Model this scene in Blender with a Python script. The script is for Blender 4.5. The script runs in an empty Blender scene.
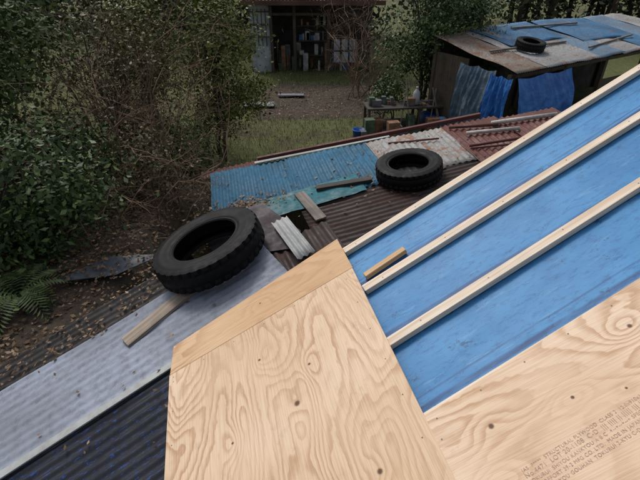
import bpy, math, random
import numpy as np
from mathutils import Vector, Matrix, noise
random.seed(7); rng=np.random.default_rng(7)
col=bpy.context.collection
# ---------------------------------------------------------------- frames
C=Vector((0,0,4))
h=Vector((.9714,.2375,0)).normalized(); vv=Vector((-h.y,h.x,0))
def frame(pitch,P,rot=0):
    q=math.radians(pitch); u=h*math.cos(q)+Vector((0,0,math.sin(q))); n=u.cross(vv)
    m=Matrix((u,vv,n)).transposed().to_4x4(); m.translation=P
    return m@Matrix.Rotation(math.radians(rot),4,'Z')
M=frame(26.3,C-(frame(26.3,Vector()).to_3x3()@Vector((0,0,1)))*1.26)
L=frame(18,Vector((-.75,2.6,2.1)))
B=frame(8,Vector((.908,4.6,1.8)))
def sub(F,x,y,z=0,rot=0): return F@Matrix.Translation((x,y,z))@Matrix.Rotation(math.radians(rot),4,'Z')
M2=sub(M,-.06,1.635,0,4.5)      # laid slightly out of square, like the battens
# ---------------------------------------------------------------- materials
class NT:
    def __init__(s,name):
        s.m=bpy.data.materials.new(name); s.m.use_nodes=True; s.t=s.m.node_tree
        s.b=s.t.nodes['Principled BSDF']; s.tc=s.t.nodes.new('ShaderNodeTexCoord')
    def lk(s,a,b): s.t.links.new(a,b)
    def setin(s,n,k,v):
        if isinstance(v,bpy.types.NodeSocket): s.lk(v,n.inputs[k])
        else: n.inputs[k].default_value=v
    def math(s,op,a,b=None,c=None,clamp=False):
        n=s.t.nodes.new('ShaderNodeMath'); n.operation=op; n.use_clamp=clamp
        for i,x in enumerate((a,b,c)):
            if x is not None: s.setin(n,i,x)
        return n.outputs[0]
    def map(s,scale=(1,1,1),loc=(0,0,0),rot=(0,0,0)):
        n=s.t.nodes.new('ShaderNodeMapping'); s.lk(s.tc.outputs['Object'],n.inputs[0])
        n.inputs['Scale'].default_value=scale; n.inputs['Location'].default_value=loc; n.inputs['Rotation'].default_value=rot
        return n.outputs[0]
    def noise(s,vec,scale=1,detail=4,rough=.55,dist=0):
        n=s.t.nodes.new('ShaderNodeTexNoise'); s.lk(vec,n.inputs['Vector'])
        n.inputs['Scale'].default_value=scale; n.inputs['Detail'].default_value=detail
        n.inputs['Roughness'].default_value=rough; n.inputs['Distortion'].default_value=dist
        return n.outputs['Fac']
    def rng(s,v,a,b,c=0,d=1):
        n=s.t.nodes.new('ShaderNodeMapRange'); n.clamp=True; n.interpolation_type='SMOOTHSTEP'
        s.setin(n,0,v)
        for i,x in enumerate((a,b,c,d)): n.inputs[i+1].default_value=x
        return n.outputs[0]
    def mix(s,f,a,b,mode='MIX'):
        n=s.t.nodes.new('ShaderNodeMix'); n.data_type='RGBA'; n.blend_type=mode
        s.setin(n,0,f)
        for k,x in ((6,a),(7,b)):
            if isinstance(x,bpy.types.NodeSocket): s.lk(x,n.inputs[k])
            else: n.inputs[k].default_value=(*x,1)
        return n.outputs[2]
    def fin(s,colr,rough=.8,bump=None,bs=.3,bd=.01,metal=0,spec=.3):
        if isinstance(colr,bpy.types.NodeSocket): s.lk(colr,s.b.inputs['Base Color'])
        else: s.b.inputs['Base Color'].default_value=(*colr,1)
        s.setin(s.b,'Roughness',rough); s.b.inputs['Metallic'].default_value=metal
        s.b.inputs['Specular IOR Level'].default_value=spec
        if bump is not None:
            n=s.t.nodes.new('ShaderNodeBump'); n.inputs['Strength'].default_value=bs; n.inputs['Distance'].default_value=bd
            s.lk(bump,n.inputs['Height']); s.lk(n.outputs[0],s.b.inputs['Normal'])
        return s.m
def plain(name,c,rough=.8,var=.35,scale=6,spec=.3):
    t=NT(name); v=t.map(); n=t.noise(v,scale,3,.65)
    a=tuple(x*(1-var) for x in c); b=tuple(min(1,x*(1+var)) for x in c)
    return t.fin(t.mix(t.rng(n,.35,.65),a,b),rough,None,.3,.004,0,spec)
def wood(name,c1,c2,axis=0,dirt=.0,rough=.75):
    t=NT(name); sc=[60,60,60]; sc[axis]=2.2
    n=t.noise(t.map(tuple(sc)),1,3,.6,.3); n2=t.noise(t.map(),3.5,3,.6)
    c=t.mix(t.rng(n,.35,.68),c1,c2)
    c=t.mix(t.math('MULTIPLY',t.rng(n2,.45,.7),dirt),c,tuple(x*.35 for x in c2))
    return t.fin(c,rough,n,.35,.003)
def plywood(name,axis,knots,seed=0,c0=(.70,.54,.39),c1=(.46,.275,.16),K=26,dens=1.0):
    t=NT(name); across,along=4.4*dens,1.25*dens
    sc=(across,along,1) if axis==1 else (along,across,1)
    f=t.noise(t.map(sc,(seed*3.7,seed*1.9,seed)),1,1.2,.4,.35)
    f=t.math('MULTIPLY',f,K)
    wob=t.noise(t.map((24,14,1) if axis==1 else (14,24,1)),1,2,.6); f=t.math('ADD',f,t.math('MULTIPLY',wob,.85))
    kd=None; sep=t.t.nodes.new('ShaderNodeSeparateXYZ'); t.lk(t.tc.outputs['Object'],sep.inputs[0])
    for (kx,ky,kr) in knots:
        dx=t.math('SUBTRACT',sep.outputs[0],kx); dy=t.math('SUBTRACT',sep.outputs[1],ky)
        if axis==1: dy2=t.math('MULTIPLY',dy,.55); dx2=dx
        else: dx2=t.math('MULTIPLY',dx,.55); dy2=dy
        d=t.math('SQRT',t.math('ADD',t.math('MULTIPLY',dx2,dx2),t.math('MULTIPLY',dy2,dy2)))
        g=t.rng(d,0,.06,2.2,0); f=t.math('ADD',f,g)
        k=t.rng(t.math('SQRT',t.math('ADD',t.math('MULTIPLY',dx,dx),t.math('MULTIPLY',dy,dy))),kr*.35,kr,1,0)
        kd=k if kd is None else t.math('MAXIMUM',kd,k)
    saw=t.math('FRACT',f)
    line=t.math('MULTIPLY',t.rng(saw,.30,.86),t.rng(saw,.88,1,1,0))
    amp=t.rng(t.noise(t.map((2.4,2.4,1),(seed,0,0)),1,1.5),.32,.62,.25,.92)
    fs=(240,6,1) if axis==1 else (6,240,1)
    fib=t.noise(t.map(fs),1,2,.65)
    fs2=(70,3,1) if axis==1 else (3,70,1)
    fib2=t.noise(t.map(fs2),1,2,.6)
    big=t.noise(t.map((1.8,1.8,1),(seed*2,3,0)),1,1)
    base=t.mix(t.rng(big,.3,.7),tuple(min(1,x*1.06) for x in c0),tuple(x*y for x,y in zip(c0,(.93,.87,.80))))
    c=t.mix(t.math('MULTIPLY',t.math('MULTIPLY',line,amp),t.rng(fib,.25,.6,.6,1)),base,c1)
    c=t.mix(t.rng(fib,.38,.72,0,.33),c,tuple(x*.85 for x in c1))
    c=t.mix(t.rng(fib2,.5,.75,0,.22),c,tuple(x*.9 for x in c1))
    st=t.noise(t.map((9,9,1),(seed,5,0)),1,6,.75)
    c=t.mix(t.rng(st,.57,.74,0,.36),c,(.30,.21,.15))
    if kd is not None: c=t.mix(t.math('MULTIPLY',kd,.92),c,(.085,.035,.018))
    return t.fin(c,.65,fib,.2,.0015,0,.22)
def metal(name,base,rust=(.09,.035,.018),amt=.5,dirt=(.03,.028,.025),damt=.4,rough=.45,flake=None,sx=1.,sy=1.):
    t=NT(name); v=t.map((sx,sy,1))
    n=t.noise(v,2.3,5,.68,.3); n2=t.noise(v,17,4,.7); n3=t.noise(t.map(),1.1,1.5,.6)
    c=t.mix(t.rng(n3,.3,.7),tuple(x*.7 for x in base),tuple(min(1,x*1.15) for x in base))
    c=t.mix(t.rng(n2,.4,.75,0,damt),c,dirt)
    th=.78-.42*amt
    mixn=t.math('ADD',t.math('MULTIPLY',n,.65),t.math('MULTIPLY',n2,.35))
    r=t.rng(mixn,th-.05,th+.06)
    rc=t.mix(t.rng(n2,.3,.7),rust,tuple(x*2.4 for x in rust))
    c=t.mix(r,c,rc)
    if flake:
        fl=t.noise(t.map((6,22,1)),3,4,.8); c=t.mix(t.rng(fl,.58,.61),c,flake)
    return t.fin(c,t.rng(mixn,.35,.6,rough,.85),None,.25,.003,0,.4)
def leafmat(name,ca,cb,cc=None,rough=.55):
    t=NT(name); g=t.t.nodes.new('ShaderNodeNewGeometry')
    r=t.t.nodes.new('ShaderNodeValToRGB'); t.lk(g.outputs['Random Per Island'],r.inputs[0])
    r.color_ramp.elements[0].color=(*ca,1); r.color_ramp.elements[1].color=(*cb,1)
    if cc:
        r.color_ramp.elements[1].position=.78; e=r.color_ramp.elements.new(1.0); e.color=(*cc,1)
    return t.fin(r.outputs[0],rough,spec=.3)
# ---------------------------------------------------------------- builders
def empty(name):
    e=bpy.data.objects.new(name,None); col.objects.link(e); return e
def mk(name,verts,faces,mat,F=None,parent=None,smooth=False):
    me=bpy.data.meshes.new(name); me.from_pydata(verts,[],faces); me.update()
    if mat: me.materials.append(mat)
    if smooth: me.polygons.foreach_set('use_smooth',[True]*len(me.polygons))
    o=bpy.data.objects.new(name,me); col.objects.link(o)
    if parent: o.parent=parent
    if F is not None: o.matrix_world=F
    return o
def prism(name,poly,z0,z1,mat,F=None,parent=None,bev=0):
    n=len(poly); v=[(x,y,z0) for x,y in poly]+[(x,y,z1) for x,y in poly]
    f=[list(range(n))[::-1],list(range(n,2*n))]+[[i,(i+1)%n,n+(i+1)%n,n+i] for i in range(n)]
    o=mk(name,v,f,mat,F,parent)
    if bev:
        b=o.modifiers.new('b','BEVEL'); b.width=bev; b.segments=2
    return o
def box(name,x0,x1,y0,y1,z0,z1,mat,F=None,parent=None,bev=0):
    return prism(name,[(x0,y0),(x1,y0),(x1,y1),(x0,y1)],z0,z1,mat,F,parent,bev)
def beam(name,a,b,w,hh,mat,F=None,parent=None,bev=.003):
    a=Vector(a); b=Vector(b); d=(b-a); Ln=d.length; d.normalize()
    up=Vector((0,0,1)) if abs(d.z)<.95 else Vector((0,1,0))
    y=up.cross(d).normalized(); z=d.cross(y)
    m=Matrix((d,y,z)).transposed().to_4x4(); m.translation=a
    if F is not None: m=F@m
    return box(name,0,Ln,-w/2,w/2,-hh/2,hh/2,mat,m,parent,bev)
def corr(name,F,Lx,Ly,mat,wl=.065,amp=.008,axis=0,parent=None,warp=.01,tilt=0,seed=0,rag=0.0):
    """corrugated sheet, ridges running along local X (axis 0) or Y (axis 1), origin at its corner"""
    Lr,Lc=(Lx,Ly) if axis==0 else (Ly,Lx)
    nc=max(8,int(Lc/wl*8)); nr=max(2,int(Lr/.12)); v=[];f=[]
    for j in range(nr+1):
        for i in range(nc+1):
            c=Lc*i/nc; r=Lr*j/nr
            rr=r
            if rag and (j==0 or j==nr): rr+=rag*noise.noise(Vector((c*3,seed,j)))
            z=amp*math.cos(2*math.pi*c/wl)+warp*noise.noise(Vector((c*1.6,r*1.2,seed*3.1)))
            x,y=(rr,c) if axis==0 else (c,rr)
            v.append((x,y,z))
    for j in range(nr):
        for i in range(nc):
            a=j*(nc+1)+i; f.append((a,a+1,a+nc+2,a+nc+1) if axis==1 else (a,a+nc+1,a+nc+2,a+1))
    o=mk(name,v,f,mat,F,parent,True)
    s=o.modifiers.new('s','SOLIDIFY'); s.thickness=.0015; s.offset=-1
    return o
def tube_mesh(paths,sides=5):
    V=[];Fc=[]
    for pts,rad in paths:
        k0=len(V); n=len(pts)
        for i,p in enumerate(pts):
            d=(pts[min(i+1,n-1)]-pts[max(i-1,0)])
            if d.length<1e-6: d=Vector((0,0,1))
            d.normalize(); a=d.orthogonal().normalized(); b=d.cross(a)
            for s in range(sides):
                t=2*math.pi*s/sides; V.append(tuple(p+(a*math.cos(t)+b*math.sin(t))*rad[i]))
        for i in range(n-1):
            for s in range(sides):
                s2=(s+1)%sides; Fc.append((k0+i*sides+s,k0+i*sides+s2,k0+(i+1)*sides+s2,k0+(i+1)*sides+s))
        Fc.append(tuple(k0+s for s in range(sides))[::-1]); Fc.append(tuple(k0+(n-1)*sides+s for s in range(sides)))
    return V,Fc
def leaves_np(cent,size,up=.5,asp=.5,outward=None):
    n=len(cent); nr=rng.normal(size=(n,3)); nr[:,2]+=up*1.6
    if outward is not None: nr+=outward*.8
    nr/=np.linalg.norm(nr,axis=1)[:,None]
    r=rng.normal(size=(n,3)); a=np.cross(nr,r); a/=np.linalg.norm(a,axis=1)[:,None]; b=np.cross(nr,a)
    s=(size*rng.uniform(.6,1.35,n))[:,None]
    p0=cent-a*s*.5; p2=cent+a*s*.5; p1=cent+b*s*asp*.5-nr*s*.08; p3=cent-b*s*asp*.5-nr*s*.08
    return np.stack([p0,p1,p2,p3],1).reshape(-1,3)
def leafobj(name,P,mat,parent=None):
    n=len(P)//4; me=bpy.data.meshes.new(name); me.vertices.add(len(P)); me.vertices.foreach_set('co',P.astype(np.float32).ravel())
    me.loops.add(4*n); me.loops.foreach_set('vertex_index',np.arange(4*n,dtype=np.int32))
    me.polygons.add(n); me.polygons.foreach_set('loop_start',np.arange(0,4*n,4,dtype=np.int32)); me.polygons.foreach_set('loop_total',np.full(n,4,dtype=np.int32))
    me.update(calc_edges=True); me.validate(); me.materials.append(mat)
    o=bpy.data.objects.new(name,me); col.objects.link(o)
    if parent: o.parent=parent
    return o
def tree(name,base,crown,rad,nclump,nleaf,size,lmat,bmat,trunk=.06,clr=.28,up=.5,asp=.5,stems=1):
    e=empty(name); base=Vector(base); crown=np.array(crown,float); rad=np.array(rad,float)
    d=rng.normal(size=(nclump,3)); d/=np.linalg.norm(d,axis=1)[:,None]
    rr=rng.uniform(.25,1,nclump)**.5; cc=crown+d*rad*rr[:,None]*rng.uniform(.8,1.12,(nclump,1))
    cc[:,2]=np.maximum(cc[:,2],base.z+.15)
    w=rng.uniform(.4,1.6,nclump); w/=w.sum(); idx=rng.choice(nclump,nleaf,p=w)
    off=rng.normal(size=(nleaf,3))*clr*rng.uniform(.5,1.3,nclump)[idx][:,None]*np.array([1,1,.62]); P=cc[idx]+off
    P[:,2]=np.maximum(P[:,2],base.z+.03)
    out=(P-crown)/rad; out/=np.maximum(1e-6,np.linalg.norm(out,axis=1))[:,None]
    leafobj('leaves',leaves_np(P,size,up,asp,out),lmat,e)
    paths=[]
    tops=[Vector(crown)+Vector((random.uniform(-.35,.35)*rad[0],random.uniform(-.35,.35)*rad[1],rad[2]*random.uniform(.2,.7))) for _ in range(stems)]
    trunks=[]
    for k,tp in enumerate(tops):
        b=base+Vector((random.uniform(-.15,.15),random.uniform(-.15,.15),-.1))*(1 if stems>1 else 0)
        pts=[b.lerp(tp,i/7)+Vector((noise.noise(Vector((i*.5,k,1))),noise.noise(Vector((i*.5,k,7))),0))*.18*min(1,i) for i in range(8)]
        paths.append((pts,[trunk*(1-.8*i/7) for i in range(8)])); trunks.append(pts)
    for i in range(nclump):
        pts=trunks[i%stems]; j=random.randint(2,6); a=pts[j]; b=Vector(cc[i]); m=a.lerp(b,.5)+Vector((0,0,.12))
        paths.append(([a,m,b],[trunk*.33*(1-.08*j),trunk*.2,trunk*.06]))
    V,Fc=tube_mesh(paths,6); mk('trunk_and_limbs',V,Fc,bmat,None,e,True)
    return e
def twiggy(name,bases,height,spread,mat,nstem=20,lean=(0,0),r0=.012,depth=3):
    paths=[]
    def grow(p,d,ln,r,lev):
        n=5; pts=[p.copy()]; q=p.copy(); dd=d.copy()
        for i in range(n):
            dd=(dd+Vector((random.gauss(0,.16),random.gauss(0,.16),random.gauss(-.02 if lev<2 else -.08,.12)))).normalized()
            q=q+dd*ln/n; pts.append(q.copy())
        paths.append((pts,[r*(1-.12*i) for i in range(n+1)]))
        if lev<depth:
            for k in range(random.randint(3,5)):
                a=pts[random.randint(1,n)]; s=Vector((random.gauss(0,1),random.gauss(0,1),random.gauss(.2,.7))).normalized()
                grow(a,(dd*.55+s*.8).normalized(),ln*random.uniform(.4,.65),r*.5,lev+1)
    for i in range(nstem):
        b=Vector(random.choice(bases))+Vector((random.gauss(0,.25),random.gauss(0,.25),-.05))
        d=Vector((random.gauss(lean[0],spread),random.gauss(lean[1],spread),1)).normalized()
        grow(b,d,height*random.uniform(.6,1),r0,0)
    V,Fc=tube_mesh(paths,3); return mk(name,V,Fc,mat,None,None,False)
def tyre(name,R,W,F,mat,wear=0,nseg=144,rot=0):
    prof=[(.60,-.30),(.585,-.38),(.605,-.43),(.635,-.425),(.65,-.45),(.70,-.475),(.715,-.465),(.80,-.50),(.86,-.50),(.872,-.485),(.90,-.48),(.945,-.455),(.975,-.43)]
    tread=[(.985,-.40),(.995,-.30),(.999,-.20),(1.0,-.10),(1.0,0),(1.0,.10),(.999,.20),(.995,.30),(.985,.40)]
    top=[(r,-z) for r,z in prof[::-1]]
    inner=[(.63,.28),(.72,.38),(.82,.42),(.93,.38),(.955,.2),(.96,0),(.955,-.2),(.93,-.38),(.82,-.42),(.72,-.38),(.63,-.28)]
    allp=prof+tread+top+inner; n=len(allp); V=[];Fc=[]; np_=len(prof); nt=len(tread)
    for i in range(nseg):
        a=2*math.pi*i/nseg
        for j,(r,z) in enumerate(allp):
            rr=r; zz=z
            jj=j-np_
            if 0<=jj<nt:
                sh=jj in (0,1,7,8); ph=(i+ (2 if jj>4 else 0))%4
                if sh and ph<1: rr-=.04
                if jj in (2,6): rr-=.03
                if jj in (3,5) and (i+jj)%4<1: rr-=.02
            if j in (np_-1,np_-2,np_+nt,np_+nt+1) and (i+(2 if j>np_ else 0))%4<1: rr-=.022; zz*=.985
            V.append((R*rr*math.cos(a),R*rr*math.sin(a),W*zz))
    for i in range(nseg):
        for j in range(n):
            i2=(i+1)%nseg; j2=(j+1)%n; Fc.append((i*n+j,i2*n+j,i2*n+j2,i*n+j2))
    o=mk(name,V,Fc,mat,F@Matrix.Rotation(rot,4,'Z'),None,True)
    e=o.modifiers.new('e','EDGE_SPLIT'); e.split_angle=math.radians(32)
    return o
def scatter_leaves(name,F,pts,size,mat,zj=.008):
    P=np.array([(x,y,z+random.uniform(0,zj)) for x,y,z in pts]); Q=leaves_np(P,size,2.2,.55)
    o=leafobj(name,Q,mat); o.matrix_world=F; return o
# ---------------------------------------------------------------- material set
t=NT('blue_underlay'); vz=t.map(); s_=t.t.nodes.new('ShaderNodeSeparateXYZ'); t.lk(t.tc.outputs['Object'],s_.inputs[0])
n1=t.noise(vz,3,3,.6); n2=t.noise(t.map((20,50,1)),1,5,.75); n3=t.noise(vz,60,2,.6)
c=t.mix(t.rng(n1,.3,.7),(.034,.175,.39),(.055,.235,.48))
c=t.mix(t.rng(n2,.46,.72,0,.7),c,(.018,.095,.26))
c=t.mix(t.rng(t.noise(t.map((9,16,1),(3,1,0)),1,6,.85),.585,.65,0,.7),c,(.014,.05,.12))
c=t.mix(t.rng(t.noise(t.map((5,28,1),(8,1,0)),1,5,.75),.56,.70,0,.45),c,(.16,.34,.52))
wv=t.math('ADD',s_.outputs[1],t.math('MULTIPLY',t.noise(t.map((1.5,0,0)),1,1),.02))
brk=t.rng(t.noise(t.map((5,30,1)),1,3,.7),.3,.6,.45,1)
for y0,w,am in ((-.212,.013,.95),(-.238,.006,.8),(-.185,.005,.55),(-.515,.012,.8),(-.538,.004,.7),(-.09,.004,.4),(-.83,.012,.85),(-.79,.004,.5)):
    d=t.math('ABSOLUTE',t.math('SUBTRACT',wv,y0)); c=t.mix(t.math('MULTIPLY',t.rng(d,w*.4,w*1.3,am,0),brk),c,(.008,.04,.15))
m_under=t.fin(c,.5,n3,.12,.002,0,.3)
m_edge=wood('deck_wood',(.55,.40,.26),(.40,.26,.15))
m_batten=wood('batten_wood',(.74,.64,.52),(.58,.45,.33),0,.15)
m_batten2=wood('yellow_batten_wood',(.60,.42,.24),(.46,.29,.15),0)
m_fascia=wood('fascia_wood',(.5,.36,.22),(.35,.22,.13))
m_white=metal('pale_blue_painted_metal',(.25,.28,.345),amt=.12,damt=.55,dirt=(.10,.10,.11),rough=.5)
m_black=metal('dark_navy_painted_metal',(.009,.012,.020),amt=.12,damt=.3,dirt=(.026,.028,.036),flake=(.012,.05,.22))
m_brown=metal('brown_rusted_metal',(.036,.02,.017),rust=(.04,.018,.012),amt=.5,damt=.4,dirt=(.02,.014,.012))
m_dkbr=metal('dark_old_sheet',(.020,.017,.016),rust=(.035,.02,.014),amt=.3,damt=.4,dirt=(.02,.014,.012))
m_purp=metal('dark_purple_metal',(.045,.032,.042),rust=(.04,.02,.018),amt=.3,damt=.4)
m_blue=metal('blue_painted_metal',(.022,.125,.22),rust=(.06,.03,.02),amt=.38,damt=.6,dirt=(.016,.045,.07),rough=.55)
m_teal=metal('teal_plastic_sheet',(.022,.135,.165),rust=(.03,.045,.045),amt=.3,damt=.5,dirt=(.016,.06,.075),rough=.35)
m_rustw=metal('white_rusted_metal',(.29,.29,.28),rust=(.12,.055,.03),amt=.6,damt=.65,dirt=(.13,.115,.10))
m_redr=metal('red_brown_metal',(.12,.035,.028),rust=(.05,.022,.016),amt=.55,damt=.6,dirt=(.045,.03,.028))
m_whitetrim=metal('white_trim',(.40,.42,.42),amt=.2,damt=.5,dirt=(.2,.17,.14))
m_grayw=wood('weathered_board',(.24,.215,.19),(.15,.13,.11),0,.5)
m_lightw=wood('light_weathered_board',(.36,.30,.24),(.22,.18,.14),0,.4)
m_darkw=wood('dark_weathered_board',(.07,.06,.055),(.04,.035,.03),0,.3)
t=NT('tyre_rubber'); vz=t.map(); n=t.noise(vz,7,5,.65); n2=t.noise(vz,60,3,.6)
m_rub=t.fin(t.mix(t.rng(n,.45,.8,0,.6),(.0035,.0035,.0042),(.02,.019,.018)),t.rng(n,.3,.7,.5,.75),n2,.15,.002,0,.2)
m_bark=wood('bark',(.10,.075,.055),(.05,.037,.028),2,.3,.9)
m_twig=plain('brown_twigs',(.16,.105,.07),.9,.4,3)
m_lf_dark=leafmat('dark_evergreen_leaves',(.018,.038,.010),(.058,.098,.024),(.115,.16,.045))
m_lf_mid=leafmat('green_leaves',(.03,.055,.012),(.085,.13,.03),(.14,.18,.05))
m_lf_yel=leafmat('yellow_green_leaves',(.05,.068,.012),(.16,.185,.035),(.26,.26,.06))
m_lf_brn=leafmat('brown_green_leaves',(.05,.036,.016),(.105,.095,.035),(.18,.13,.06))
m_lf_far=leafmat('distant_leaves',(.014,.024,.010),(.05,.066,.024),(.09,.095,.04))
m_dead=leafmat('dead_leaves',(.05,.028,.015),(.17,.10,.05),(.28,.18,.10))
m_grass=leafmat('grass_blades',(.05,.068,.016),(.13,.155,.04),(.21,.19,.075))
# ground
t=NT('garden_ground'); vz=t.map(); n1=t.noise(vz,.35,3,.6); n2=t.noise(vz,6,5,.7); n3=t.noise(vz,40,3,.7)
s_=t.t.nodes.new('ShaderNodeSeparateXYZ'); t.lk(t.tc.outputs['Object'],s_.inputs[0])
soil=t.mix(t.rng(n2,.3,.7),(.042,.032,.025),(.085,.066,.048)); soil=t.mix(t.rng(n3,.5,.8,0,.6),soil,(.13,.10,.07))
gr=t.mix(t.rng(n2,.3,.7),(.055,.065,.02),(.12,.13,.045)); gr=t.mix(t.rng(n3,.45,.7,0,.6),gr,(.16,.15,.07))
dx=t.math('ABSOLUTE',t.math('ADD',s_.outputs[0],.0)); dy=t.math('ABSOLUTE',t.math('SUBTRACT',s_.outputs[1],14.0))
mx=t.math('MAXIMUM',t.math('DIVIDE',dx,1.9),t.math('DIVIDE',dy,1.9)); mx=t.math('ADD',mx,t.math('MULTIPLY',t.math('SUBTRACT',n2,.5),.5))
bed=t.rng(mx,.9,1.05,1,0)
lft=t.rng(s_.outputs[0],-1.9,-1.0,1,0)
near=t.rng(s_.outputs[1],6.5,9.5,1,0); patch=t.rng(n1,.52,.6)
f=t.math('MAXIMUM',bed,t.math('MAXIMUM',t.math('MULTIPLY',lft,near),t.math('MULTIPLY',patch,.6)))
m_ground=t.fin(t.mix(f,gr,soil),.95,n3,.8,.03)
# ---------------------------------------------------------------- ground
def sm(a,b,x):
    k=max(0,min(1,(x-a)/(b-a))); return k*k*(3-2*k)
def gh(x,y):
    z=1.42*sm(-1.0,-1.9,x)*sm(8.5,4.8,y)+.35*sm(-3,-7,x)
    k=math.exp(-((x)**2+(y-12)**2)/900)
    return z+(.05*noise.noise(Vector((x*1.1,y*1.1,0)))+.02*noise.noise(Vector((x*5,y*5,3))))*k
def axis(lo,hi,dlo,dhi,st):
    a=list(np.arange(dlo,dhi+1e-6,st)); left=[];x=dlo;s=st
    while x>lo: s*=1.35; x-=s; left.append(x)
    right=[];x=dhi;s=st
    while x<hi: s*=1.35; x+=s; right.append(x)
    return left[::-1]+a+right
xs=axis(-300,300,-7,10,.13); ys=axis(-300,400,-2,20,.13)
V=[(x,y,gh(x,y)) for y in ys for x in xs]; nx=len(xs)
Fc=[(j*nx+i,j*nx+i+1,(j+1)*nx+i+1,(j+1)*nx+i) for j in range(len(ys)-1) for i in range(nx-1)]
mk('ground',V,Fc,m_ground,None,None,True)
# ---------------------------------------------------------------- the roof under construction
house=empty('house_under_construction')
nx_,ny_=170,150; V=[];Fc=[]
for j in range(ny_+1):
    y=-3.2+3.23*j/ny_
    for i in range(nx_+1):
        x=-.82+4.2*i/nx_
        z=.005*noise.noise(Vector((x*2.2,y*9,1)))+.003*noise.noise(Vector((x*7,y*16,5)))
        k=((-y)%.3)/.3; z-=.003*math.sin(math.pi*k)
        for y0 in (-.215,-.515): z+=.005*math.exp(-((y-y0+.006*noise.noise(Vector((x*2,0,0))))/.008)**2)
        V.append((x,y,z-.0395))
Fc=[(j*(nx_+1)+i,j*(nx_+1)+i+1,(j+1)*(nx_+1)+i+1,(j+1)*(nx_+1)+i) for j in range(ny_) for i in range(nx_)]
mk('roof_underlay_membrane',V,Fc,m_under,M2,house,True)
box('roof_deck',-.80,3.37,-3.19,.02,-.075,-.056,m_edge,M2,house)
for k in range(7): box('rafter',-.78,3.35,-.03-.5*k,.012-.5*k,-.17,-.0755,m_fascia,M2,house)
box('fascia_board',-.845,-.802,-3.2,.02,-.2,-.045,m_fascia,M2,house)
m_wall=wood('house_wall_boards',(.30,.25,.19),(.20,.16,.12),2,.4)
def wallquad(name,a,b,z0,mat,parent,th=.08):
    n=M.to_3x3()@Vector((0,0,1)); O=M@Vector((0,0,-.18))
    def zt(x,y): return O.z-(n.x*(x-O.x)+n.y*(y-O.y))/n.z
    d=(Vector(b)-Vector(a)).normalized(); pr=Vector((-d.y,d.x))*th
    P=[a,b,(b[0]+pr.x,b[1]+pr.y),(a[0]+pr.x,a[1]+pr.y)]
    v=[(x,y,z0) for x,y in P]+[(x,y,zt(x,y)) for x,y in P]
    return mk(name,v,[(3,2,1,0),(4,5,6,7),(0,1,5,4),(1,2,6,5),(2,3,7,6),(3,0,4,7)],mat,None,parent)
def m2xy(x,y): p=M2@Vector((x,y,0)); return (p.x,p.y)
wa,wb,wc,wd=m2xy(.1,-.35),m2xy(3.1,-.35),m2xy(3.1,-3.0),m2xy(.1,-3.0)
for nme,a,b in (('gable_wall',wb,wa),('eave_wall',wa,wd),('back_wall',wd,wc),('side_wall',wc,wb)): wallquad(nme,a,b,0,m_wall,house)
m_nail=plain('nail_head',(.12,.11,.10),.5,.2,20)
def nails(name,F,pts,r=.0032):
    V=[];Fc=[]
    for x,y,z in pts:
        k=len(V); V+= [(x+r*math.cos(a*math.pi/4),y+r*math.sin(a*math.pi/4),z) for a in range(8)]; Fc.append(tuple(range(k,k+8)))
    return mk(name,V,Fc,m_nail,F)
for y,x0,dr in ((-.002,.0,0),(-.280,-.02,.4),(-.575,-.3,.7),(-.89,-.3,0),(-1.19,-.3,0)):
    Fb=sub(M2,0,y,0,dr)
    box('wooden_batten',x0,3.3,-.019,.019,-.0345,-.0105,m_batten,Fb,None,.0012)
    nails('batten_nails',Fb,[(x0+.07+.303*k+random.uniform(-.02,.02),random.uniform(-.006,.006),-.0100) for k in range(10)],.0028)
beam('batten_offcut',(-.03,1.425,-.023),(.17,1.452,-.023),.028,.022,m_batten2,M)
kn_main=[(-.44,1.00,.015),(-.55,1.27,.008),(-.36,1.13,.008),(-.70,.98,.007),(-.25,.66,.012),(-.60,.55,.010),(-.82,.72,.007)]
kn_right=[(.08,.63,.011),(.30,.60,.007),(.55,.70,.009),(.02,.50,.006),(.42,.56,.005)]
p_main=plywood('plywood_main',1,kn_main,1)
p_right=plywood('plywood_right',0,kn_right,4,c0=(.72,.565,.42),c1=(.50,.31,.19),K=17)
p_strip=plywood('plywood_strip',0,[(-.5,1.58,.006)],7,c0=(.62,.43,.265),c1=(.44,.245,.13),K=14)
prism('plywood_sheet',[(-.972,1.447),(-.99,-.36),(-.082,-.37),(-.060,1.487)],-.012,0,p_main,M,None,.0008)
prism('plywood_sheet',[(-.078,.744),(-.080,-.16),(1.74,-.02),(1.74,.915)],-.0122,-.0006,p_right,M,None,.0008)
prism('plywood_sheet',[(-.955,1.612),(-.970,1.4495),(-.058,1.4895),(-.062,1.722)],-.0121,-.0004,p_strip,M,None,.0008)
nails('plywood_nails',M,[(-.95,1.40-.15*k,.0006) for k in range(7)]+[(-.10+random.uniform(-.004,.004),1.44-.15*k,.0006) for k in range(7)]+[(-.95+.15*k,1.425+.0066*k,.0006) for k in range(6)]+[(-.04+.15*k,.72+.0145*k,.0003) for k in range(9)]+[(-.055,.66-.15*k,.0003) for k in range(3)],.0024)
m_ink=plain('stamp_ink',(.43,.29,.22),.8,.25,60)
stamp=empty('plywood_stamp')
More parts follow.
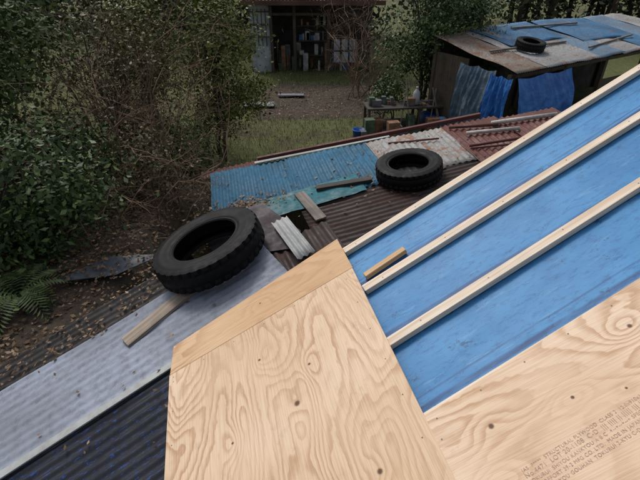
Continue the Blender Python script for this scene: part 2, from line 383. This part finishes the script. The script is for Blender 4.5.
lines=["JAS  F****  STRUCTURAL PLYWOOD  CLASS 2  12.0x910x1820mm  KOUZOU-YOU GOUHAN","No.4471  LOT 20-1108  C-D  ||| |||| || ||||| ||| || |||| ||| |||| || |||| |||","TOKURUI  SHIYOU KANKYOU A B C  +--+--+--+ SPECIES: LARCH / SUGI  5 PLY  ++--++","TEST REPORT 39-2 MFG CO. LTD.  MADE IN JAPAN  ============ ========= =====","KOUZOU-YOU GOUHAN  TOKURUI 2-KYU C-D 12mm  E50-F160 ||||||| ||||| |||||||| ||"]
for i,l in enumerate(lines):
    cu=bpy.data.curves.new('stamp_text','FONT'); cu.body=l; cu.size=.0125 if i!=1 else .016; cu.space_character=1.1
    o=bpy.data.objects.new('stamp_line',cu); col.objects.link(o); cu.materials.append(m_ink); o.parent=stamp
    o.matrix_world=sub(M,.085,.494-.0150*i,.0001,5.2)
# ---------------------------------------------------------------- lower corrugated roof (front-left)
low=empty('lean_to_shed')
L2=sub(L,-.33,-.80,0,16)
corr('pale_corrugated_sheet',sub(L2,-1.7,.02,.004),2.6,.66,m_white,.065,.0035,0,low,.016,seed=1)
corr('black_corrugated_sheet',sub(L2,-1.9,-.70,-.012),2.2,.70,m_black,.065,.007,0,low,.012,seed=2)
corr('black_corrugated_sheet',sub(L2,-1.9,-1.38,-.03),2.1,.72,m_black,.065,.007,0,low,.012,seed=3)
corr('dark_corrugated_sheet',sub(L2,-1.85,.60,-.02),2.3,.42,m_dkbr,.065,.008,0,low,.015,seed=4,rag=.03)
prism('edge_trim',[(-1.8,-.045),(1.0,-.03),(1.0,.012),(-1.8,.012)],.012,.022,m_whitetrim,L2,low,.002)
prism('flat_dark_sheet',[(.02,.10),(.60,-.16),(.66,.02),(.45,.62),(.22,.66),(-.05,.42)],-.028,-.024,m_purp,L,low)
corr('white_corrugated_offcut',sub(L,.575,-.34,.012,10),.125,.55,m_whitetrim,.045,.008,1,low,.004,seed=5)
corr('brown_corrugated_sheet',sub(L,.30,-.62,-.045,6),.62,.60,m_brown,.065,.008,1,low,.01,seed=15)
for a,b in (((-1.95,-1.3),(1.0,-1.3)),((-1.95,.0),(.9,.0)),((-1.8,.55),(.9,.55))): beam('purlin',(a[0],a[1],-.09),(b[0],b[1],-.09),.05,.07,m_darkw,L2,low)
for (x,y) in ((-1.85,-1.3),(.6,-1.3),(-1.7,.5),(.6,.5)):
    p=L2@Vector((x,y,-.12)); box('post',p.x-.05,p.x+.05,p.y-.05,p.y+.05,0,p.z,m_darkw,None,low)
tyre('truck_tyre',.395,.185,sub(L,.025,.05,.119,10)@Matrix.Rotation(math.radians(-4),4,'X'),m_rub)
beam('weathered_board',(-.60,-.46,.02),(-.14,-.19,.024),.115,.022,m_lightw,L)
# ---------------------------------------------------------------- middle roofs
mid=empty('corrugated_storage_shed')
corr('blue_corrugated_sheet',sub(B,-2.12,.08,.0,-2),1.0,1.22,m_blue,.076,.009,1,mid,.02,seed=6)
corr('blue_corrugated_sheet',sub(B,-1.16,.06,.008,-2),1.1,1.16,m_blue,.076,.009,1,mid,.02,seed=7)
V=[];Fc=[];n=24
for j in range(n+1):
    for i in range(n+1):
        x=-1.62+1.2*i/n; y=-.16+.42*j/n+.12*i/n
        V.append((x,y,.018+.014*noise.noise(Vector((x*6,y*6,2)))+.008*noise.noise(Vector((x*16,y*16,2)))))
Fc=[(j*(n+1)+i,j*(n+1)+i+1,(j+1)*(n+1)+i+1,(j+1)*(n+1)+i) for j in range(n) for i in range(n)]
mk('teal_sheet',V,Fc,m_teal,B,mid,True)
corr('rusted_white_sheet',sub(B,-.07,.04,.012,-1),.62,1.10,m_rustw,.076,.007,1,mid,.02,seed=8)
corr('rusted_white_sheet',sub(B,.50,.08,.002,-3),.45,1.06,m_rustw,.076,.007,1,mid,.02,seed=9)
corr('red_brown_sheet',sub(B,.90,-.35,.0,-4),.75,1.50,m_redr,.076,.010,1,mid,.02,seed=10)
corr('red_brown_sheet',sub(B,1.58,-.5,.012,-6),.8,1.50,m_redr,.076,.010,1,mid,.02,seed=11)
corr('brown_corrugated_sheet',sub(B,-1.15,-.98,-.01,2),2.3,1.04,m_brown,.076,.010,0,mid,.015,seed=12)
corr('red_brown_sheet',sub(B,-2.2,1.22,-.02,0),.75,.25,m_redr,.076,.009,1,mid,.02,seed=13)
prism('ridge_flashing',[(-1.50,1.27),(.30,1.15),(.30,1.19),(-1.50,1.33)],.018,.028,m_whitetrim,B,mid,.002)
beam('ridge_beam',(-1.45,1.40,.02),(1.6,1.17,.03),.05,.05,m_redr,B,mid)
beam('purlin',(-2.1,.12,-.06),(2.3,.12,-.06),.05,.07,m_darkw,B,mid)
beam('purlin',(-2.1,1.1,-.06),(2.3,1.0,-.06),.05,.07,m_darkw,B,mid)
beam('purlin',(-1.1,-.85,-.06),(1.3,-.85,-.06),.05,.07,m_darkw,B,mid)
m_shedw=wood('old_shed_boards',(.10,.08,.06),(.055,.043,.034),2,.5)
def wall_under(F,pts,mat,parent,zoff=-.1,name='wall'):
    for a,b in zip(pts[:-1],pts[1:]):
        A=F@Vector((*a,zoff)); Bq=F@Vector((*b,zoff)); d=(Bq-A); d.z=0; d.normalize(); pr=Vector((-d.y,d.x,0))*.04
        v=[Vector((A.x,A.y,-.2)),Vector((Bq.x,Bq.y,-.2)),Bq,A]; v=[tuple(q) for q in v]+[tuple(q+pr) for q in v]
        mk(name,v,[(0,1,2,3),(7,6,5,4),(0,4,5,1),(1,5,6,2),(2,6,7,3),(3,7,4,0)],mat,None,parent)
wall_under(B,[(-2.0,.15),(-2.0,1.15),(2.2,1.0),(2.2,-.4)],m_shedw,mid)
tyre('car_tyre',.365,.19,sub(B,.095,.03,.107,0),m_rub)
beam('dark_plank',(-.93,.22,.035),(-.31,.12,.04),.085,.035,m_darkw,B)
beam('weathered_board',(-1.13,.20,.04),(-1.03,-.42,.03),.12,.018,m_grayw,B)
m_pole=plain('pale_plastic_pipe',(.42,.40,.37),.5,.25,8)
for i,(a,b,r) in enumerate((((1.15,.70,.04),(1.75,.50,.04),.022),((1.55,.80,.05),(2.35,.62,.05),.026),((1.05,.98,.04),(1.6,.72,.045),.02),((1.0,.30,.03),(1.5,.12,.04),.012),((1.0,.35,.04),(1.7,.22,.04),.018),((.2,.95,.03),(.8,.75,.03),.012))):
    a=Vector(a);b=Vector(b); V,Fc=tube_mesh([([a,a.lerp(b,.5),b],[r,r,r])],12); mk('pale_pipe' if i in (0,1) else 'rusty_pipe',V,Fc,m_pole if i in(0,1) else m_redr,B,None,True)
pts=[(random.gauss(-1.75,.22),random.gauss(.22,.10),.012) for _ in range(420)]+[(random.gauss(-.3,.9),random.gauss(.2,.4),.012) for _ in range(160)]
scatter_leaves('fallen_leaves',B,pts,.045,m_dead,.02)
pts=[(random.uniform(-1.8,.2),random.uniform(.72,1.05)-.1*random.random(),.0) for _ in range(350)]+[(random.uniform(-1.8,.6),random.uniform(-.6,.6),.01) for _ in range(60)]
scatter_leaves('fallen_leaves',L2,pts,.03,m_dead,.02)
P=[]
for _ in range(15000):
    x=random.uniform(-6,-1.2); y=random.uniform(.3,6.5); P.append((x,y,gh(x,y)+.01))
scatter_leaves('leaf_litter',Matrix.Identity(4),P,.045,m_dead,.03)
# grey sheet lying on the bank
m_greysh=metal('grey_sheet_metal',(.075,.095,.12),amt=.45,damt=.6,dirt=(.04,.04,.04))
q00,q10,q11,q01=[Vector(a) for a in ((-2.4,3.2),(-1.85,3.3),(-1.5,3.62),(-2.0,3.55))]
V=[(a.x,a.y,1.47+.012*i) for i,a in enumerate((q00,q10,q11,q01))]
mk('grey_metal_sheet',V,[(0,1,2,3)],m_greysh).modifiers.new('s','SOLIDIFY').thickness=.006
scatter_leaves('fallen_leaves',Matrix.Identity(4),[(random.uniform(-2.4,-1.5),random.uniform(3.2,3.6),1.50) for _ in range(170)],.04,m_dead,.02)
# ---------------------------------------------------------------- vegetation
tree('evergreen_shrub',(-3.0,4.0,1.35),(-3.0,4.2,2.0),(.95,1.1,.8),60,13000,.065,m_lf_dark,m_bark,.035,.2,stems=4)
tree('evergreen_shrub',(-3.5,2.9,1.4),(-3.4,3.0,1.75),(.8,.8,.55),40,7000,.065,m_lf_dark,m_bark,.035,.2,stems=4)
tree('evergreen_tree',(-4.6,5.8,1.3),(-4.7,5.8,2.9),(1.5,1.5,1.6),80,14000,.08,m_lf_mid,m_bark,.08,.26)
tree('evergreen_tree',(-6.8,9.5,.6),(-6.8,9.5,3.8),(2.4,2.2,3.0),110,11000,.13,m_lf_dark,m_bark,.14,.4)
tree('evergreen_tree',(-3.9,10.5,.3),(-3.9,10.8,3.2),(1.3,1.4,2.2),80,10000,.1,m_lf_mid,m_bark,.09,.3)
tree('yellow_green_shrub',(-2.0,9.2,.2),(-1.95,9.3,1.9),(.75,.7,1.5),60,9000,.078,m_lf_yel,m_bark,.04,.22,stems=3)
tree('yellow_green_shrub',(-2.9,7.9,.4),(-2.9,7.9,2.6),(.5,.5,.9),30,3000,.065,m_lf_yel,m_bark,.03,.25,stems=3)
tree('garden_shrub',(-2.2,6.9,.5),(-2.2,6.9,1.2),(.45,.45,.6),26,3500,.06,m_lf_mid,m_bark,.03,.17,stems=3)
tree('brown_shrub',(-2.1,5.2,1.0),(-2.15,5.2,1.6),(.45,.6,.6),40,3000,.05,m_lf_brn,m_bark,.025,.2,stems=4)
tree('brown_shrub',(-3.1,7.0,.8),(-3.1,7.0,2.4),(.9,.8,1.1),60,5000,.055,m_lf_brn,m_bark,.03,.28,stems=4)
twiggy('bare_shrub',[(-2.3,5.4,1.0),(-2.8,6.0,.9),(-3.1,6.6,.8)],2.0,.38,m_twig,30,(.05,-.05),.013)
twiggy('bare_shrub',[(-2.0,4.8,1.1),(-2.1,5.4,.9),(-2.0,4.4,1.2)],1.0,.5,m_twig,26,(.05,0),.008)
twiggy('bare_shrub',[(-3.6,7.6,.6),(-2.8,8.0,.4)],3.0,.30,m_twig,22,(0,0),.018)
tree('evergreen_tree',(2.7,12.9,0),(2.95,12.7,2.4),(1.3,1.1,2.0),80,12000,.09,m_lf_dark,m_bark,.07,.27,stems=2)
tree('garden_shrub',(3.9,12.9,0),(3.9,12.9,1.5),(.8,.7,1.1),40,5500,.085,m_lf_mid,m_bark,.04,.22,stems=3)
tree('garden_shrub',(1.8,11.9,0),(1.8,12.0,.75),(.5,.4,.5),26,2600,.07,m_lf_dark,m_bark,.02,.18,stems=3)
twiggy('bare_shrub',[(1.5,14.6,0),(1.2,14.2,0)],2.6,.35,m_twig,12,(0,0),.02)
# fern at the foot of the shrubs
V=[];Fc=[]
for k in range(13):
    a=k*.5+random.uniform(-.2,.2); Ln=random.uniform(.3,.5); d=Vector((math.cos(a),math.sin(a),0)); sdv=Vector((-d.y,d.x,0)); b0=Vector((-2.6,3.05,1.45))
    for i in range(18):
        s=(i+1)/18; p=b0+d*Ln*s+Vector((0,0,.42*s-.45*s*s)); w=.11*math.sin(math.pi*min(1,.15+s*.85))+.01
        for sg in (-1,1):
            q=p+sdv*sg*w+d*.03-Vector((0,0,.02)); n0=len(V)
            V+=[tuple(p-d*.009),tuple(p.lerp(q,.5)-d*.012),tuple(q),tuple(p.lerp(q,.5)+d*.012)]; Fc.append((n0,n0+1,n0+2,n0+3))
mk('fern',V,Fc,m_lf_dark)
e=empty('background_trees')
Pn=[];paths=[]
for k in range(75):
    x=random.uniform(-18,22); y=random.uniform(21.5,30)+abs(x)*.05; H=random.uniform(3.5,7.5)
    nl=520; cc=rng.normal(size=(14,3))*np.array([1.1,.9,.25*H])+np.array([x,y,H*.55]); i=rng.integers(0,14,nl)
    q=cc[i]+rng.normal(size=(nl,3))*.5; q[:,2]=np.maximum(q[:,2],.1); Pn.append(q)
    b=Vector((x,y,-.1)); paths.append(([b,b+Vector((random.uniform(-.3,.3),0,H*.5)),b+Vector((random.uniform(-.6,.6),0,H))],[.14,.09,.03]))
leafobj('foliage',leaves_np(np.concatenate(Pn),.32,.5),m_lf_far,e)
V,Fc=tube_mesh(paths,6); mk('trunks',V,Fc,m_bark,None,e,True)
Pg=[]
for _ in range(24000):
    x=random.uniform(-3.5,6); y=random.uniform(8.5,19)
    if abs(x)<1.8 and abs(y-14)<1.7 and random.random()<.93: continue
    Pg.append((x,y,gh(x,y)+.02))
Pg=np.array(Pg); n=len(Pg); a=rng.uniform(0,6.28,n); d=np.stack([np.cos(a),np.sin(a),np.zeros(n)],1); hh=rng.uniform(.03,.11,n)[:,None]
up=np.array([0,0,1.]); tip=Pg+up*hh+rng.normal(size=(n,3))*.02; w=.006
leafobj('grass',np.stack([Pg-d*w,Pg+d*w,tip+d*.001,tip-d*.001],1).reshape(-1,3),m_grass)
Pb=[(random.uniform(-1.8,1.8),random.uniform(12.3,15.7),0) for _ in range(1000)]; Pb=[(x,y,gh(x,y)+.01) for x,y,_ in Pb]
scatter_leaves('mulch',Matrix.Identity(4),Pb,.06,m_dead,.02)
m_greyb=plain('grey_boards',(.16,.16,.17),.7,.3,4)
box('garden_board',-.9,.0,13.2,13.6,.05,.08,m_greyb,Matrix.Rotation(.1,4,'Z'))
box('garden_board',-1.3,-.5,14.2,14.4,.05,.08,m_greyb)
# ---------------------------------------------------------------- carport shed at the back
cs=empty('carport_shed'); m_post=wood('dark_posts',(.10,.075,.058),(.05,.04,.03),2,.3)
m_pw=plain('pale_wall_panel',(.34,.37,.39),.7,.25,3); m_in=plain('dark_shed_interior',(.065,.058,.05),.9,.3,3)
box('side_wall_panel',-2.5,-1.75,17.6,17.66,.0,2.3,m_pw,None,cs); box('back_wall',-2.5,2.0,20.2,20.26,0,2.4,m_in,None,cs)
box('left_wall',-2.5,-2.44,17.66,20.2,0,2.3,m_pw,None,cs)
for i in range(6): box('lattice_bar',-2.48+.14*i,-2.46+.14*i,17.57,17.597,.9,2.1,m_post,None,cs)
for z in (1.2,1.6,2.0): box('lattice_rail',-2.5,-1.75,17.54,17.567,z,z+.03,m_post,None,cs)
for x in (-1.72,-.9,.3,1.75): box('post',x-.05,x+.05,17.5,17.6,0,2.4,m_post,None,cs)
box('cross_rail',-1.67,1.7,17.52,17.58,1.9,1.98,m_post,None,cs)
m_broof=metal('brown_roof_metal',(.13,.06,.045),amt=.4,damt=.4)
corr('roof_sheet',Matrix.Translation((-2.8,17.1,2.42))@Matrix.Rotation(.06,4,'X'),5.0,3.4,m_broof,.12,.012,1,cs,.02)
box('fascia',-2.8,2.2,17.06,17.09,2.26,2.40,m_broof,None,cs)
for z in (.5,1.0,1.5): box('shelf',-.8,.25,17.9,18.3,z,z+.03,m_post,None,cs)
m_clut=[plain('clutter_%d'%i,c,.7,.3,8) for i,c in enumerate(((.33,.33,.32),(.05,.12,.24),(.22,.12,.07),(.12,.12,.12),(.35,.32,.26),(.07,.1,.06)))]
for i in range(90):
    x=random.uniform(-1.6,1.6); z=random.choice((0,.53,1.03,1.53)) if -.8<x<.1 else 0
    w=random.uniform(.04,.2); hh=random.uniform(.08,.38) if z else random.uniform(.1,1.0)
    y=17.95 if z else random.uniform(17.7,18.4)
    box('stored_item',x,min(x+w,1.68),y,y+.2,z,z+hh,random.choice(m_clut),None,cs,.01)
m_wp=plain('white_panel',(.42,.44,.47),.6,.15,4)
for i,(x,z) in enumerate(((.50,.75),(.78,.75),(1.06,.75),(.50,.32),(.80,.32),(1.08,.32))): box('stacked_white_panel',x,x+.22,17.64,17.67,z,z+.36,m_wp,None,cs,.008)
# ---------------------------------------------------------------- work bench with clutter in the yard
wb_=empty('yard_workbench'); R=Matrix.Translation((1.15,10.9,0))@Matrix.Rotation(.12,4,'Z')
box('top',0,2.7,0,.6,.62,.66,m_darkw,R,wb_)
for x in (.05,1.3,2.6):
    for y in (.05,.55): box('leg',x-.03,x+.03,y-.03,y+.03,0,.62,m_post,R,wb_)
box('shelf',.05,2.6,.05,.55,.2,.23,m_darkw,R,wb_)
m_bin=plain('blue_plastic',(.02,.10,.38),.4,.2,4); m_wb=plain('white_plastic',(.45,.46,.48),.4,.15,4)
def tub(name,x,y,z,r0,r1,hgt,mat,F):
    V=[];Fc=[];n=24;pr=[(0,0),(r0,0),(r1,hgt),(r1*1.06,hgt),(r1*1.06,hgt+.015),(r1*.94,hgt+.015),(r0*.9,.02),(0,.02)]
    for a,b in pr:
        for i in range(n): V.append((x+a*math.cos(6.2832*i/n),y+a*math.sin(6.2832*i/n),z+b))
    for j in range(len(pr)-1):
        for i in range(n): Fc.append((j*n+i,j*n+(i+1)%n,(j+1)*n+(i+1)%n,(j+1)*n+i))
    return mk(name,V,Fc,mat,F,None,True)
def bottle(name,x,y,z,r,hgt,mat,F):
    V=[];Fc=[];n=20;pr=[(.001,0),(r,.01),(r,hgt*.62),(r*.85,hgt*.72),(r*.35,hgt*.86),(r*.33,hgt*.95),(r*.4,hgt*.95),(r*.4,hgt),(.001,hgt)]
    for a,b in pr:
        for i in range(n): V.append((x+a*math.cos(6.2832*i/n),y+a*math.sin(6.2832*i/n),z+b))
    for j in range(len(pr)-1):
        for i in range(n): Fc.append((j*n+i,j*n+(i+1)%n,(j+1)*n+(i+1)%n,(j+1)*n+i))
    return mk(name,V,Fc,mat,F,None,True)
tub('blue_bucket',1.9,.3,.665,.10,.13,.22,m_bin,R); tub('blue_bucket',-.25,-.25,.0,.12,.15,.25,m_bin,R); bottle('white_bottle',1.25,.25,.665,.09,.42,m_wb,R)
box('blue_crate',1.5,2.4,.1,.5,.24,.42,m_bin,R,wb_,.01)
dk=[m_clut[3],m_clut[3],m_darkw,m_clut[2],m_clut[5]]
for i in range(26):
    x=random.uniform(.05,2.5); y=random.uniform(.1,.45); w=random.uniform(.05,.25); box('tool_box',x,x+w,y,y+.12,.6605,.66+random.uniform(.04,.22),random.choice(dk),R,wb_,.006)
for i in range(22):
    x=random.uniform(-.4,2.5); y=random.uniform(-.5,-.1); w=random.uniform(.1,.35); box('yard_item',x,x+w,y,y+.2,.0,random.uniform(.1,.5),random.choice(dk+[m_clut[1]]),R@Matrix.Rotation(random.uniform(-.1,.1),4,'Z'),wb_,.01)
for i in range(7):
    x=random.uniform(.1,2.6); beam('leaning_stick',(x,-.2,0),(x+random.uniform(-.3,.3),.25,random.uniform(.9,1.3)),.025,.025,m_grayw,R,wb_)
# ---------------------------------------------------------------- shed on the right with hanging blue tarp
rs=empty('tarp_covered_shed')
q=math.radians(32); f=Vector((math.cos(q),math.sin(q),0)); g=Vector((-math.sin(q),math.cos(q),0))
RS=Matrix((f,g,Vector((0,0,1)))).transposed().to_4x4(); RS.translation=Vector((3.97,9.67,0))
tl=math.atan2(.38,2.5); RR=RS@Matrix.Translation((-.1,-.12,1.80))@Matrix.Rotation(tl,4,'X')
m_tb=metal('blue_roof_paint',(.04,.145,.28),rust=(.10,.05,.03),amt=.45,damt=.6,dirt=(.04,.08,.12))
m_tb2=metal('faded_blue_roof_paint',(.13,.22,.31),rust=(.12,.07,.045),amt=.5,damt=.6,dirt=(.07,.09,.12))
m_rw2=metal('pale_rusted_roof',(.30,.31,.31),rust=(.12,.065,.04),amt=.55,damt=.55,dirt=(.14,.12,.11))
m_rw3=metal('rusted_roof',(.20,.17,.14),rust=(.09,.045,.028),amt=.62,damt=.5,dirt=(.08,.06,.05))
mats=[m_rw3,m_rw2,m_rw2,m_tb2,m_rw2,m_tb,m_tb2,m_rw2]
for i in range(8): corr('roof_sheet',RR@Matrix.Translation((i*.98,0,.006*(i%2)))@Matrix.Rotation(random.uniform(-.015,.015),4,'Z'),1.02,2.5,mats[i],.076,.009,1,rs,.04,seed=20+i)
corr('roof_sheet',RR@Matrix.Translation((1.3,1.2,.03))@Matrix.Rotation(.03,4,'Z'),2.2,1.35,m_tb,.076,.009,1,rs,.04,seed=31)
corr('roof_sheet',RR@Matrix.Translation((3.6,.9,.034))@Matrix.Rotation(-.04,4,'Z'),1.6,1.7,m_tb,.076,.009,1,rs,.04,seed=32)
for (a,b) in (((.4,1.1,.05),(3.0,1.0,.05)),((3.2,.5,.05),(5.6,.8,.05)),((2.4,2.2,.07),(4.9,2.0,.07))): beam('roof_weight_pole',a,b,.04,.04,m_grayw,RR,rs)
for x in (0,1.75,3.4,5.2,7.4):
    box('post',x-.05,x+.05,0,.1,0,1.74,m_post,RS,rs); box('post',x-.05,x+.05,2.2,2.29,0,2.08,m_post,RS,rs)
box('eave_beam',-.1,7.7,0,.08,1.66,1.735,m_post,RS,rs)
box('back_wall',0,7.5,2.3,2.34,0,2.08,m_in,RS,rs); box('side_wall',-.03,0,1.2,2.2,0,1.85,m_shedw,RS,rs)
box('front_boards',3.45,7.5,.02,.05,0,1.2,m_shedw,RS,rs)
t=NT('blue_tarpaulin'); vz=t.map(); n=t.noise(vz,3,4,.6); n2=t.noise(vz,9,3,.6)
m_tarp=t.fin(t.mix(t.rng(n,.3,.7),(.010,.085,.33),(.028,.16,.47)),.45,n2,.5,.05,0,.4)
t=NT('faded_tarpaulin'); vz=t.map(); n=t.noise(vz,3,4,.6)
m_tarp2=t.fin(t.mix(t.rng(n,.3,.7),(.05,.09,.14),(.12,.17,.22)),.5,t.noise(vz,9,3),.5,.05)
def ridge(v): return 1-abs(noise.noise(v))*2
def tarp(name,x0,x1,y,z1,z0,mat,sd,F,axis=0,bot=0,bulge=.0):
    V=[];n=100;k=46
    for j in range(k+1):
        s=j/k
        for i in range(n+1):
            u=i/n; x=x0+(x1-x0)*u+.15*s*noise.noise(Vector((u*3,s*2,sd+5)))
            fold=ridge(Vector((u*4.5+s*.8,s*.9,sd)))*.11+ridge(Vector((u*9-s*2.2,s*1.8,sd+9)))*.05+ridge(Vector((u*5+s*5,s*4-u*3,sd+3)))*.035
            d=(.25+.75*s)*fold+.10*s*noise.noise(Vector((u*2,s*2,sd+2)))+bulge*math.sin(3.14*s)
            z=z1-(z1-z0)*s-.05*abs(math.sin(u*6.28))*(1-s)+bot*s*noise.noise(Vector((u*3,9,sd)))
            V.append((x,y-.05-d,z) if axis==0 else (y-.05-d,x,z))
    Fc=[(j*(n+1)+i,j*(n+1)+i+1,(j+1)*(n+1)+i+1,(j+1)*(n+1)+i) for j in range(k) for i in range(n)]
    return mk(name,V,Fc,mat,F,rs,True)
tarp('hanging_blue_tarp',-.10,1.7,-.08,1.72,.2,m_tarp,1,RS,0,.25,.18)
tarp('hanging_blue_tarp',-.14,.45,-.10,1.72,.2,m_tarp,6,RS,1,.25,.10)
tarp('hanging_faded_tarp',.35,1.35,-.03,1.78,.25,m_tarp2,2,RS,1,.2,.06)
tyre('car_tyre',.33,.19,RR@Matrix.Translation((1.55,.95,.13)),m_rub)
# ---------------------------------------------------------------- light, world, camera
el,az=math.radians(52),math.radians(-35)
sd=Vector((math.sin(az)*math.cos(el),math.cos(az)*math.cos(el),math.sin(el)))
w=bpy.data.worlds.new('World'); bpy.context.scene.world=w; w.use_nodes=True
nt=w.node_tree; sk=nt.nodes.new('ShaderNodeTexSky'); sk.sky_type='NISHITA'; sk.sun_disc=False
sk.sun_elevation=el; sk.sun_rotation=az; sk.dust_density=4; sk.air_density=1
hs=nt.nodes.new('ShaderNodeHueSaturation'); hs.inputs['Saturation'].default_value=.5
bg=nt.nodes['Background']; nt.links.new(sk.outputs[0],hs.inputs['Color']); nt.links.new(hs.outputs[0],bg.inputs[0]); bg.inputs[1].default_value=.14
ld=bpy.data.lights.new('sun','SUN'); ld.energy=1.5; ld.angle=math.radians(14); ld.color=(1,.96,.9)
lo=bpy.data.objects.new('sun',ld); col.objects.link(lo); lo.rotation_euler=(-sd).to_track_quat('-Z','Y').to_euler()
cd=bpy.data.cameras.new('camera'); cam=bpy.data.objects.new('camera',cd); col.objects.link(cam)
cd.sensor_width=36; cd.lens=36*457/640; cd.clip_start=.05; cd.clip_end=2000
cam.location=C; cam.rotation_euler=(math.radians(57),0,0)
sc=bpy.context.scene; sc.camera=cam; sc.view_settings.view_transform='Standard'; sc.view_settings.look='None'; sc.view_settings.exposure=0
